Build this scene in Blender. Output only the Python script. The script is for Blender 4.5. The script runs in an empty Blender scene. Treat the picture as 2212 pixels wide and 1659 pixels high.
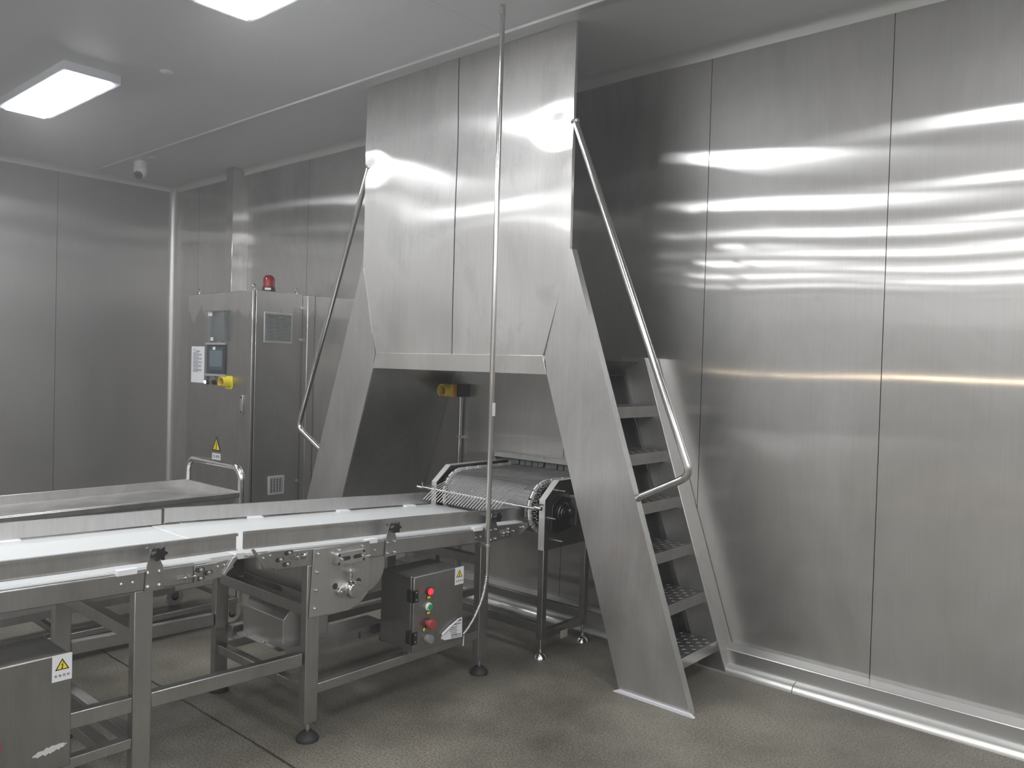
import bpy, bmesh, math, random
from mathutils import Vector, Matrix
random.seed(7)
PI = math.pi
scene = bpy.context.scene
COL = scene.collection

# ------------------------------------------------------------------ helpers
class MB:
    """collects geometry in world metres, links it as one mesh object"""
    def __init__(s, xf=None):
        s.v = []; s.f = []; s.xf = xf
    def add(s, vs, fs):
        o = len(s.v); s.v += [Vector(p) for p in vs]; s.f += [[i + o for i in f] for f in fs]; return s
    def box(s, x0, x1, y0, y1, z0, z1):
        return s.add([(x, y, z) for z in (z0, z1) for y in (y0, y1) for x in (x0, x1)],
                     [(0, 2, 3, 1), (4, 5, 7, 6), (0, 1, 5, 4), (2, 6, 7, 3), (0, 4, 6, 2), (1, 3, 7, 5)])
    def prism(s, pts, o, u, v, n, d0, d1):
        o, u, v, n = Vector(o), Vector(u), Vector(v), Vector(n); k = len(pts)
        a = sum(pts[i][0]*pts[(i+1) % k][1] - pts[(i+1) % k][0]*pts[i][1] for i in range(k))
        if (a > 0) != (u.cross(v).dot(n)*(d1-d0) > 0): pts = pts[::-1]
        vs = [o + u*p[0] + v*p[1] + n*d0 for p in pts] + [o + u*p[0] + v*p[1] + n*d1 for p in pts]
        fs = [list(range(k))[::-1], list(range(k, 2*k))]
        fs += [(i, (i+1) % k, k+(i+1) % k, k+i) for i in range(k)]
        return s.add(vs, fs)
    def tube(s, path, r, n=12, caps=True):
        P = [Vector(p) for p in path]; m = len(P)
        R = r if isinstance(r, (list, tuple)) else [r]*m
        T = [((P[min(i+1, m-1)] - P[i]).normalized() + (P[i] - P[max(i-1, 0)]).normalized()).normalized() for i in range(m)]
        a = Vector((0, 0, 1)) if abs(T[0].z) < .9 else Vector((1, 0, 0))
        N = (a - T[0]*a.dot(T[0])).normalized(); vs = []
        for i in range(m):
            N = (N - T[i]*N.dot(T[i])).normalized(); B = T[i].cross(N)
            vs += [P[i] + (N*math.cos(2*PI*k/n) + B*math.sin(2*PI*k/n))*R[i] for k in range(n)]
        fs = [(i*n+k, i*n+(k+1) % n, (i+1)*n+(k+1) % n, (i+1)*n+k) for i in range(m-1) for k in range(n)]
        if caps: fs += [list(range(n))[::-1], list(range((m-1)*n, m*n))]
        return s.add(vs, fs)
    def cyl(s, a, b, r, n=16): return s.tube([a, b], r, n)
    def lathe(s, prof, o, axis, n=24):
        """prof = [(r, h)...] turned about axis through o"""
        o = Vector(o); ax = Vector(axis).normalized()
        a = Vector((0, 0, 1)) if abs(ax.z) < .9 else Vector((1, 0, 0))
        N = (a - ax*a.dot(ax)).normalized(); B = ax.cross(N); vs = []
        for r, h in prof:
            vs += [o + ax*h + (N*math.cos(2*PI*k/n) + B*math.sin(2*PI*k/n))*max(r, 1e-5) for k in range(n)]
        m = len(prof)
        fs = [(i*n+k, i*n+(k+1) % n, (i+1)*n+(k+1) % n, (i+1)*n+k) for i in range(m-1) for k in range(n)]
        fs += [list(range(n))[::-1], list(range((m-1)*n, m*n))]
        return s.add(vs, fs)
    def torus(s, c, axis, R, r, n=20, m=8):
        c = Vector(c); ax = Vector(axis).normalized()
        a = Vector((0, 0, 1)) if abs(ax.z) < .9 else Vector((1, 0, 0))
        N = (a - ax*a.dot(ax)).normalized(); B = ax.cross(N); vs = []
        for i in range(n):
            d = N*math.cos(2*PI*i/n) + B*math.sin(2*PI*i/n)
            vs += [c + d*(R + r*math.cos(2*PI*j/m)) + ax*r*math.sin(2*PI*j/m) for j in range(m)]
        return s.add(vs, [(i*m+j, i*m+(j+1) % m, ((i+1) % n)*m+(j+1) % m, ((i+1) % n)*m+j) for i in range(n) for j in range(m)])
    def grid(s, fn, nu, nv):
        vs = [fn(i/nu, j/nv) for j in range(nv+1) for i in range(nu+1)]
        return s.add(vs, [(j*(nu+1)+i, j*(nu+1)+i+1, (j+1)*(nu+1)+i+1, (j+1)*(nu+1)+i) for j in range(nv) for i in range(nu)])
    def build(s, name, mat, parent=None, bevel=0, smooth=True, ang=35):
        me = bpy.data.meshes.new(name)
        off = parent.matrix_world.translation if parent else Vector()
        if parent:
            off = Vector(); q = parent
            while q: off = off + q.location; q = q.parent
        vs = [s.xf(p) if s.xf else p for p in s.v]
        o = bpy.data.objects.new(name, me); COL.objects.link(o)
        if not parent and vs:                       # own base as origin
            lo = [min(p[i] for p in vs) for i in range(3)]; hi = [max(p[i] for p in vs) for i in range(3)]
            off = Vector(((lo[0]+hi[0])/2, (lo[1]+hi[1])/2, lo[2])); o.location = off
        me.from_pydata([tuple(p - off) for p in vs], [], s.f); me.update()
        bm = bmesh.new(); bm.from_mesh(me); bmesh.ops.recalc_face_normals(bm, faces=bm.faces); bm.to_mesh(me); bm.free()
        if smooth:
            me.polygons.foreach_set('use_smooth', [True]*len(me.polygons)); me.set_sharp_from_angle(angle=math.radians(ang))
        me.materials.append(mat)
        if parent: o.parent = parent
        if bevel:
            b = o.modifiers.new('edge', 'BEVEL'); b.width = bevel; b.segments = 2; b.limit_method = 'ANGLE'; b.angle_limit = math.radians(40)
        return o

def thing(name, label, cat, loc, group=None):
    o = bpy.data.objects.new(name, None); COL.objects.link(o); o.location = loc
    o.empty_display_size = .1; o['label'] = label; o['category'] = cat
    if group: o['group'] = group
    return o
def tag(o, label, cat, group=None):
    o['label'] = label; o['category'] = cat
    if group: o['group'] = group
    return o
def struct(o): o['kind'] = 'structure'; return o
def part_copy(o, parent, delta):
    c = o.copy(); COL.objects.link(c); c.parent = parent; c.location = o.location + Vector(delta); return c
def copy_tree(o, parent=None):
    c = o.copy(); COL.objects.link(c); c.parent = parent
    for ch in list(o.children): copy_tree(ch, c)
    return c
def arc(c, r, a0, a1, n):   # 2d arc points
    return [(c[0] + r*math.cos(math.radians(a0 + (a1-a0)*i/n)), c[1] + r*math.sin(math.radians(a0 + (a1-a0)*i/n))) for i in range(n+1)]
def rrect(x0, x1, y0, y1, r, n=4):
    return arc((x1-r, y1-r), r, 0, 90, n) + arc((x0+r, y1-r), r, 90, 180, n) + arc((x0+r, y0+r), r, 180, 270, n) + arc((x1-r, y0+r), r, 270, 360, n)
X, Y, Z = Vector((1, 0, 0)), Vector((0, 1, 0)), Vector((0, 0, 1))

# ------------------------------------------------------------------ materials
def mat(name, color=(.5, .5, .5), rough=.5, metal=0., **kw):
    m = bpy.data.materials.new(name); m.use_nodes = True
    b = m.node_tree.nodes['Principled BSDF']
    b.inputs['Base Color'].default_value = (*color, 1); b.inputs['Roughness'].default_value = rough; b.inputs['Metallic'].default_value = metal
    for k, v in kw.items(): b.inputs[k.replace('_', ' ')].default_value = v
    return m
def nodes(m): return m.node_tree.nodes, m.node_tree.links, m.node_tree.nodes['Principled BSDF']
def steel(name, base, rough, sharp=.17, aniso=.78, mix=.5, smear=.08, tone=.06, scale=2.2, dirt=0., wipe=0., warm=.965):
    """brushed stainless sheet: a soft lobe plus a crisp one that smears sideways across the vertical grain; wiped smudges in the gloss"""
    m = mat(name, (base,)*3, rough, 1.0); N, L, b = nodes(m)
    geo = N.new('ShaderNodeNewGeometry'); cr = N.new('ShaderNodeCombineXYZ')
    for i, q in enumerate((.013, .021, 1)): cr.inputs[i].default_value = q
    mp = N.new('ShaderNodeMapping'); L.new(geo.outputs['Position'], mp.inputs['Vector']); mp.inputs['Scale'].default_value = (1, 1, .55)
    nz = N.new('ShaderNodeTexNoise'); nz.inputs['Scale'].default_value = scale; nz.inputs['Detail'].default_value = 4; nz.inputs['Roughness'].default_value = .62; nz.inputs['Distortion'].default_value = .6
    L.new(mp.outputs[0], nz.inputs['Vector'])
    def rng(sock, a0, a1, b0, b1):
        mr = N.new('ShaderNodeMapRange'); mr.inputs['From Min'].default_value = a0; mr.inputs['From Max'].default_value = a1
        mr.inputs['To Min'].default_value = b0; mr.inputs['To Max'].default_value = b1; L.new(sock, mr.inputs['Value']); return mr.outputs[0]
    L.new(rng(nz.outputs['Fac'], .3, .72, rough - smear, rough + smear), b.inputs['Roughness'])
    mp2 = N.new('ShaderNodeMapping'); L.new(geo.outputs['Position'], mp2.inputs['Vector']); mp2.inputs['Scale'].default_value = (60, 60, 1.3)
    n2 = N.new('ShaderNodeTexNoise'); n2.inputs['Scale'].default_value = 2.; n2.inputs['Detail'].default_value = 1; L.new(mp2.outputs[0], n2.inputs['Vector'])
    out = rng(n2.outputs['Fac'], .3, .7, base*(1 - tone), base*(1 + tone))
    if dirt:
        n3 = N.new('ShaderNodeTexNoise'); n3.inputs['Scale'].default_value = scale*1.7; n3.inputs['Detail'].default_value = 5; n3.inputs['Roughness'].default_value = .7; n3.inputs['Distortion'].default_value = 1.2
        L.new(mp.outputs[0], n3.inputs['Vector'])
        mu = N.new('ShaderNodeMath'); mu.operation = 'MULTIPLY'; L.new(out, mu.inputs[0]); L.new(rng(n3.outputs['Fac'], .52, .62, 1, 1 - dirt), mu.inputs[1]); out = mu.outputs[0]
    if wipe:                        # ragged edge of the wiped-clean top band
        sp = N.new('ShaderNodeSeparateXYZ'); L.new(geo.outputs['Position'], sp.inputs[0])
        mp5 = N.new('ShaderNodeMapping'); L.new(geo.outputs['Position'], mp5.inputs['Vector']); mp5.inputs['Scale'].default_value = (1, 1, .25)
        n5 = N.new('ShaderNodeTexNoise'); n5.inputs['Scale'].default_value = 9; n5.inputs['Detail'].default_value = 3; L.new(mp5.outputs[0], n5.inputs['Vector'])
        a5 = N.new('ShaderNodeMath'); a5.operation = 'MULTIPLY_ADD'; a5.inputs[1].default_value = .34; L.new(n5.outputs['Fac'], a5.inputs[0]); L.new(sp.outputs['Z'], a5.inputs[2])
        m5 = N.new('ShaderNodeMath'); m5.operation = 'MULTIPLY'; L.new(out, m5.inputs[0]); L.new(rng(a5.outputs[0], wipe+.145, wipe+.185, 1, 1.38), m5.inputs[1]); out = m5.outputs[0]
    cc = N.new('ShaderNodeCombineColor'); w = N.new('ShaderNodeMath'); w.operation = 'MULTIPLY'; w.inputs[1].default_value = warm; L.new(out, w.inputs[0])
    w2 = N.new('ShaderNodeMath'); w2.operation = 'MULTIPLY'; w2.inputs[1].default_value = (1 + warm)/2 + .006; L.new(out, w2.inputs[0]); L.new(out, cc.inputs[0]); L.new(w2.outputs[0], cc.inputs[1]); L.new(w.outputs[0], cc.inputs[2]); L.new(cc.outputs[0], b.inputs['Base Color'])
    g = N.new('ShaderNodeBsdfAnisotropic'); g.inputs['Roughness'].default_value = sharp; g.inputs['Anisotropy'].default_value = aniso
    L.new(cr.outputs[0], g.inputs['Tangent']); L.new(cc.outputs[0], g.inputs['Color'])
    ms = N.new('ShaderNodeMixShader'); L.new(rng(nz.outputs['Fac'], .3, .72, min(1, mix*1.3), mix*.7), ms.inputs[0]); L.new(b.outputs[0], ms.inputs[1]); L.new(g.outputs[0], ms.inputs[2])
    L.new(ms.outputs[0], N['Material Output'].inputs['Surface'])
    return m

M_wall = steel('wall_steel', .54, .52, .12, .86, .48, .07, .02, 1.4)
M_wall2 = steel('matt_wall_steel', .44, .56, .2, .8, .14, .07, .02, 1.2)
M_hood = steel('hood_steel', .585, .56, .18, .70, .32, .12, .03, 2.2, .09)
M_sheet = steel('sheet_steel', .54, .5, .26, .5, .35, .08, .03, 2.5, .05)
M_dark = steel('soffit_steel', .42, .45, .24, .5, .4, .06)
M_frame = steel('tube_steel', .44, .45, .25, .4, .4, .08, .03, 5.)
M_cab = steel('cabinet_steel', .41, .48, .2, .8, .4, .08, .05, 2., wipe=1.86)
M_boxs = steel('box_steel', .36, .45, .2, .8, .45, .06, .04, 3., warm=.945)
M_rail = steel('rail_steel', .60, .42, .25, .2, .4, .06, .03, 6.)
M_pol = mat('polished_steel', (.62, .62, .61), .16, 1.)
M_ceil = mat('ceiling_sheet', (.70, .71, .73), .58, .45)
M_trim = mat('trim_aluminium', (.66, .67, .67), .42, .55)
M_flange = mat('flange_steel', (.70, .70, .68), .4, .6)
M_curb = mat('curb_steel', (.52, .52, .51), .34, .9)
M_cove = mat('cove_aluminium', (.74, .74, .72), .34, .75)
M_white = mat('white_belt', (.60, .615, .61), .42)
M_plast = mat('white_plastic', (.78, .78, .80), .4)
M_house = mat('lamp_housing', (.75, .78, .84), .45)
M_black = mat('black_plastic', (.018, .018, .02), .38)
M_rubber = mat('black_rubber', (.022, .022, .022), .6)
M_chain = mat('chain_nylon', (.62, .62, .60), .42)
M_gap = mat('seam_dark', (.03, .03, .03), .7)
M_yel = mat('safety_yellow', (.78, .66, .03), .4)
M_orange = mat('box_orange', (.70, .36, .03), .45)
M_red = mat('button_red', (.34, .05, .05), .35)
M_green = mat('button_green', (.02, .30, .09), .35)
M_grey = mat('button_grey', (.22, .22, .22), .45)
M_paper = mat('paper', (.78, .80, .84), .6)
M_sign = mat('sign_white', (.74, .75, .76), .4)
M_signy = mat('sign_yellow', (.85, .66, .03), .4)
M_ink = mat('ink_black', (.012, .012, .012), .5)
M_screen = mat('screen_glass', (.06, .08, .095), .12)
M_strip = mat('curtain_pvc', (.16, .17, .17), .35)
M_wheel = mat('wheel_nylon', (.68, .68, .66), .45)
M_scuff = mat('scuff_residue', (.55, .55, .54), .8)
M_sealant = mat('sealant', (.62, .62, .66), .6)
M_lens = mat('beacon_lens', (.55, .05, .07), .12, 0., Transmission_Weight=.75, IOR=1.4)
M_clear = mat('clear_cover', (.82, .86, .88), .08, 0., Transmission_Weight=.93, IOR=1.2)
def emit(name, col, s):
    m = bpy.data.materials.new(name); m.use_nodes = True; N = m.node_tree.nodes; N.clear()
    e = N.new('ShaderNodeEmission'); e.inputs[0].default_value = (*col, 1); e.inputs[1].default_value = s
    o = N.new('ShaderNodeOutputMaterial'); m.node_tree.links.new(e.outputs[0], o.inputs[0]); return m
M_led = emit('led_diffuser', (.965, .975, 1.), 34.)
M_redlit = emit('red_lamp', (1., .02, .03), 3.)
M_whitelit = emit('white_lamp', (.85, .93, 1.), 3.)
M_warm = emit('warm_strip', (1., .80, .56), 45.)

# concrete: speckle, blotches, one saw-cut joint at y = 1.715
def concrete():
    m = mat('concrete', rough=.5); N, L, b = nodes(m); b.inputs['Specular IOR Level'].default_value = .35
    geo = N.new('ShaderNodeNewGeometry')
    def noise(sc, det, ro=.6):
        n = N.new('ShaderNodeTexNoise'); n.inputs['Scale'].default_value = sc; n.inputs['Detail'].default_value = det; n.inputs['Roughness'].default_value = ro
        L.new(geo.outputs['Position'], n.inputs['Vector']); return n
    a0 = noise(120, 2, .6); a1 = noise(330, 2, .6); a = N.new('ShaderNodeMath'); a.operation = 'MULTIPLY_ADD'; a.inputs[1].default_value = .55
    hb_ = N.new('ShaderNodeMath'); hb_.operation = 'MULTIPLY'; hb_.inputs[1].default_value = .45; L.new(a1.outputs['Fac'], hb_.inputs[0]); L.new(a0.outputs['Fac'], a.inputs[0]); L.new(hb_.outputs[0], a.inputs[2])
    r = N.new('ShaderNodeValToRGB'); L.new(a.outputs[0], r.inputs[0])
    r.color_ramp.elements[0].position = .38; r.color_ramp.elements[0].color = (.072, .067, .055, 1)
    r.color_ramp.elements[1].position = .62; r.color_ramp.elements[1].color = (.275, .258, .214, 1)
    c = noise(1.1, 6); r2 = N.new('ShaderNodeValToRGB'); L.new(c.outputs['Fac'], r2.inputs[0])
    r2.color_ramp.elements[0].position = .36; r2.color_ramp.elements[0].color = (.46, .45, .43, 1)
    r2.color_ramp.elements[1].position = .66; r2.color_ramp.elements[1].color = (1.25, 1.25, 1.24, 1)
    mx = N.new('ShaderNodeMix'); mx.data_type = 'RGBA'; mx.blend_type = 'MULTIPLY'; mx.inputs['Factor'].default_value = 1
    L.new(r.outputs[0], mx.inputs['A']); L.new(r2.outputs[0], mx.inputs['B'])
    sep = N.new('ShaderNodeSeparateXYZ'); L.new(geo.outputs['Position'], sep.inputs[0])
    wob = noise(9, 3); ad = N.new('ShaderNodeMath'); ad.operation = 'MULTIPLY_ADD'; ad.inputs[1].default_value = .018; L.new(wob.outputs['Fac'], ad.inputs[0]); L.new(sep.outputs['Y'], ad.inputs[2])
    d = N.new('ShaderNodeMath'); d.operation = 'SUBTRACT'; d.inputs[1].default_value = 1.724; L.new(ad.outputs[0], d.inputs[0])
    ab = N.new('ShaderNodeMath'); ab.operation = 'ABSOLUTE'; L.new(d.outputs[0], ab.inputs[0])
    j = N.new('ShaderNodeMapRange'); j.inputs['From Min'].default_value = .003; j.inputs['From Max'].default_value = .008; j.inputs['To Min'].default_value = .22; j.inputs['To Max'].default_value = 1; L.new(ab.outputs[0], j.inputs['Value'])
    mj = N.new('ShaderNodeMix'); mj.data_type = 'RGBA'; mj.blend_type = 'MULTIPLY'; mj.inputs['Factor'].default_value = 1
    L.new(mx.outputs['Result'], mj.inputs['A']); L.new(j.outputs[0], mj.inputs['B']); L.new(mj.outputs['Result'], b.inputs['Base Color'])
    rr = N.new('ShaderNodeMapRange'); rr.inputs['To Min'].default_value = .38; rr.inputs['To Max'].default_value = .62; L.new(c.outputs['Fac'], rr.inputs['Value']); L.new(rr.outputs[0], b.inputs['Roughness'])
    bp = N.new('ShaderNodeBump'); bp.inputs['Strength'].default_value = .2; bp.inputs['Distance'].default_value = .002; L.new(a.outputs[0], bp.inputs['Height']); L.new(bp.outputs[0], b.inputs['Normal'])
    return m
M_conc = concrete()
# woven wire of the oven belt
def weave():
    m = mat('woven_wire', rough=.4, metal=.9); N, L, b = nodes(m); geo = N.new('ShaderNodeNewGeometry')
    sp = N.new('ShaderNodeSeparateXYZ'); L.new(geo.outputs['Position'], sp.inputs[0])
    def wv(sock, k):
        a = N.new('ShaderNodeMath'); a.operation = 'MULTIPLY'; a.inputs[1].default_value = k; L.new(sock, a.inputs[0])
        s = N.new('ShaderNodeMath'); s.operation = 'SINE'; L.new(a.outputs[0], s.inputs[0]); return s.outputs[0]
    ad = N.new('ShaderNodeMath'); ad.operation = 'SUBTRACT'; L.new(sp.outputs['Y'], ad.inputs[0]); L.new(sp.outputs['Z'], ad.inputs[1])
    mu = N.new('ShaderNodeMath'); mu.operation = 'MULTIPLY'; L.new(wv(sp.outputs['X'], 2*PI/.0045), mu.inputs[0]); L.new(wv(ad.outputs[0], 2*PI/.0065), mu.inputs[1])
    r = N.new('ShaderNodeMapRange'); r.inputs['From Min'].default_value = -.25; r.inputs['From Max'].default_value = .5; r.inputs['To Min'].default_value = .015; r.inputs['To Max'].default_value = .60
    L.new(mu.outputs[0], r.inputs['Value']); cc = N.new('ShaderNodeCombineColor')
    for i in range(3): L.new(r.outputs[0], cc.inputs[i])
    L.new(cc.outputs[0], b.inputs['Base Color'])
    bp = N.new('ShaderNodeBump'); bp.inputs['Strength'].default_value = .6; bp.inputs['Distance'].default_value = .002; L.new(mu.outputs[0], bp.inputs['Height']); L.new(bp.outputs[0], b.inputs['Normal'])
    return m
M_weave = weave()

# ------------------------------------------------------------------ writing
def text_mesh(txt, size, o, u, v, n, name, m, parent, align='CENTER', lift=.0006, sx=1.):
    cu = bpy.data.curves.new('t', 'FONT'); cu.body = txt; cu.size = size; cu.align_x = align; cu.align_y = 'CENTER'; cu.extrude = 0; cu.resolution_u = 3
    ob = bpy.data.objects.new('t', cu); COL.objects.link(ob); bpy.context.view_layer.update()
    me = ob.to_mesh(); o, u, v, n = map(Vector, (o, u, v, n)); mb = MB()
    mb.add([o + u*p.co.x*sx + v*p.co.y + n*lift for p in me.vertices], [list(p.vertices) for p in me.polygons])
    ob.to_mesh_clear(); bpy.data.objects.remove(ob); bpy.data.curves.remove(cu)
    return mb.build(name, m, parent, smooth=False)
BOLT2D = [(.10, .42), (-.16, .02), (.0, .05), (-.07, -.25), (-.15, -.22), (-.02, -.46), (.10, -.19), (.03, -.21), (.14, .12), (-.02, .09), (.18, .42)]
def warning_sign(parent, o, u, v, n, w, h, txt, plate=True, tri_y=.14, tsize=.16, tri=.72, ty=-.3):
    """white plate, black-edged yellow triangle with a flash, words under it"""
    o, u, v, n = map(Vector, (o, u, v, n))
    if plate: s = MB().prism([(-w/2, -h/2), (w/2, -h/2), (w/2, h/2), (-w/2, h/2)], o, u, v, n, 0, .0012).build('warning_sign', M_sign, parent)
    else: s = MB().prism([(-w/2, -h*.5), (w/2, -h*.5), (w/2, -h*.27), (-w/2, -h*.27)], o, u, v, n, 0, .0012).build('warning_sign', M_sign, parent)
    c = o + v*h*tri_y; a = w*tri
    def t(k): return [(-a/2*k, -a*.433*k), (a/2*k, -a*.433*k), (0, a*.433*k)]
    MB().prism(t(1), c, u, v, n, .0012, .0018).build('triangle_border', M_ink, s)
    MB().prism([(x, y - a*.035) for x, y in t(.74)], c, u, v, n, .0018, .0022).build('triangle_field', M_signy, s)
    MB().prism([(x*a*.62, y*a*.62 - a*.10) for x, y in BOLT2D], c, u, v, n, .0022, .0026).build('flash_symbol', M_ink, s)
    text_mesh(txt, w*tsize, o + v*h*ty, u, v, n, 'sign_text', M_ink, s, lift=.0018)
    return s

# shared bolt
_b = MB().lathe([(.0085, 0), (.0085, .002), (.0065, .002), (.0065, .0085), (.005, .010), (.0001, .010)], (0, 0, 0), X, 10)
_bolt_mesh = None
def bolt(parent, p, axis='X', s=1.):
    global _bolt_mesh
    o = bpy.data.objects.new('bolt', _bolt_mesh)
    if _bolt_mesh is None:
        t = _b.build('bolt', M_pol); _bolt_mesh = t.data
        for q in _bolt_mesh.vertices: q.co += t.location
        bpy.data.objects.remove(t); o = bpy.data.objects.new('bolt', _bolt_mesh)
    COL.objects.link(o); o.parent = parent; o.location = Vector(p) - parent.location; o.scale = (s, s, s)
    if axis == '-Y': o.rotation_euler = (0, 0, -PI/2)
    return o

# ------------------------------------------------------------------ the room
XL, XR, YW, YF, H = -7.95, 5.6, 3.87, -8.55, 3.20
struct(MB().box(XL-.1, XR+.1, YF-.1, YW+1.2, -.12, 0).build('floor', M_conc, smooth=False))
struct(MB().box(XL-.1, XR+.1, YF-.1, YW+1.2, H, H+.1).build('ceiling', M_ceil, smooth=False))
rw = random.Random(3)
def panel_wall(name, cuts, axis, plane, back, zc, hole=None, amp=.0003, nu=10):
    """sandwich panels between the cuts, a thin open joint between neighbours; axis 'x' or 'y' runs along the wall"""
    mb = MB(); g = .0018
    P = (lambda a, d, z: (a, plane + d*back, z)) if axis == 'x' else (lambda a, d, z: (plane + d*back, a, z))
    for a0, a1 in zip(cuts[:-1], cuts[1:]):
        a0 += g; a1 -= g
        ph = [rw.uniform(0, 6.28) for _ in range(6)]; A = [rw.uniform(.5, 1)*amp for _ in range(3)]
        def dd(s, z):
            e = max(0., math.sin(PI*min(max(s, 0.), 1.)))**.5
            return e*(A[0]*math.sin(5.5*z + 2*s + ph[0]) + A[1]*math.sin(9*z - 3*s + ph[1])*.5 + A[2]*math.sin(3*z + 5*s + ph[2]))
        us = sorted({a0 + (a1-a0)*i/nu for i in range(nu+1)} | ({h for h in hole[:2] if a0 < h < a1} if hole else set()))
        zs = sorted({zc[0] + (zc[1]-zc[0])*i/36 for i in range(37)} | (set(hole[2:]) if hole else set()))
        nn = len(us); vs = [P(u, dd((u-a0)/(a1-a0), z), z) for z in zs for u in us]; fs = []
        for j in range(len(zs)-1):
            for i in range(nn-1):
                if hole and hole[0] < (us[i]+us[i+1])/2 < hole[1] and hole[2] < (zs[j]+zs[j+1])/2 < hole[3]: continue
                fs.append((j*nn+i, j*nn+i+1, (j+1)*nn+i+1, (j+1)*nn+i))
        mb.add(vs, fs)
        for a in (a0, a1): mb.add([P(a, 0, zc[0]), P(a, .03, zc[0]), P(a, .03, zc[1]), P(a, 0, zc[1])], [(0, 1, 2, 3)])
    return mb
HOLE = (-3.40, -2.50, .585, .935)
cx = [XR] + [-1.155 + .9*k for k in range(7, -1, -1)] + [-1.155 - .9*k for k in range(1, 8)] + [XL]
cx = sorted(set(round(c, 3) for c in cx if XL <= c <= XR))
o = struct(panel_wall('wall_back', cx, 'x', YW, 1, (0, H), HOLE).build('wall_back', M_wall, ang=60))
bk = MB()
for z0, z1, x0, x1 in ((0, HOLE[2], XL, XR), (HOLE[3], H, XL, XR), (HOLE[2], HOLE[3], XL, HOLE[0]), (HOLE[2], HOLE[3], HOLE[1], XR)): bk.box(x0, x1, YW+.02, YW+.1, z0, z1)
struct(bk.build('trim_1', M_gap, smooth=False))
cy = sorted([YW] + [2.783 - .9*k for k in range(0, 12)] + [YF]); cy = [c for c in cy if YF <= c <= YW]
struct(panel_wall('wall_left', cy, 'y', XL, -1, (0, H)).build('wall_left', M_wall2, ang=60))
struct(MB().box(XL-.1, XL-.02, YF, YW+.1, 0, H).build('trim_2', M_gap, smooth=False))
struct(MB().box(XR, XR+.1, YF, YW+.1, 0, H).build('wall_right', M_wall, smooth=False))
struct(MB().box(XL-.1, XR+.1, YF-.1, YF, 0, H).build('wall_front', M_wall, smooth=False))
# concave coving between wall and ceiling, and in the corner
cov = lambda d, h: [(0, 0), (0, -h)] + [(d*(1-math.cos(t)) , -h*(1-math.sin(t))) for t in [PI/2*i/8 for i in range(1, 8)]] + [(d, 0)]
for nm, x0, x1 in (('trim_3', XL, -6.775), ('trim_4', -6.645, XR)):
    struct(MB().prism(cov(.058, .058), (x0, YW, H), -Y, Z, X, 0, x1-x0).build(nm, M_trim, ang=50))
struct(MB().prism(cov(.058, .058), (XL, YF, H), X, Z, Y, 0, YW-YF).build('trim_6', M_trim, ang=50))
struct(MB().prism(cov(.06, .06), (XL, YW, 0), X, Y, Z, 0, H).build('trim_7', M_curb, ang=50))
# ceiling joint cover strip and one panel seam
struct(MB().prism([(0, 0), (.004, -.012), (.058, -.012), (.062, 0)], (XL, 3.052, H), Y, Z, X, 0, XR-XL).build('trim_8', M_trim, smooth=False))
sm = MB()
for x in (-2.835,): sm.box(x-.002, x+.002, YF, 3.05, H-.0012, H) ; sm.box(x-.002, x+.002, 3.115, YW, H-.0012, H)
struct(sm.build('trim_9', M_trim, smooth=False))
# cable duct running up the back wall
struct(MB().box(-6.772, -6.652, 3.766, YW+.01, 0, H).build('trim_10', M_wall, bevel=.004))
# curb along the back wall with rounded cove at its foot
cb = MB(); prof = [(0, 0), (.085, 0), (.08, .036), (.08, .104), (.076, .109), (0, .118)]
for x0, x1 in ((XL, XR),): cb.prism(prof, (x0, YW, 0), -Y, Z, X, 0, x1-x0)
struct(cb.build('baseboard_back', M_curb, bevel=.002))
cv = MB(); q = [(.078, 0)] + [(.078 + .058*math.cos(t)**.8, .040*math.sin(t)**.9) for t in [PI/2*i/8 for i in range(9)]]
for x0, x1 in ((XL, -1.462), (-1.458, XR)): cv.prism(q, (x0, YW, 0), -Y, Z, X, 0, x1-x0)
struct(cv.build('trim_11', M_cove, ang=50))
# tunnel behind the opening
tn = MB(); x0, x1, z0, z1 = HOLE
tn.box(x0-.02, x0, YW+.02, YW+1.1, z0, z1); tn.box(x1, x1+.02, YW+.02, YW+1.1, z0, z1); tn.box(x0, x1, YW+.02, YW+1.1, z1, z1+.02); tn.box(x0, x1, YW+.02, YW+1.1, z0-.02, z0); tn.box(x0, x1, YW+1.1, YW+1.12, z0, z1)
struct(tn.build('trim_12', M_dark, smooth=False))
# unseen glowing strip added behind the camera, mirrored as a line in the back wall
struct(MB().box(-6, XR-.2, YF, YF+.02, 1.494, 1.506).build('glow_strip_1', M_warm, smooth=False))

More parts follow.
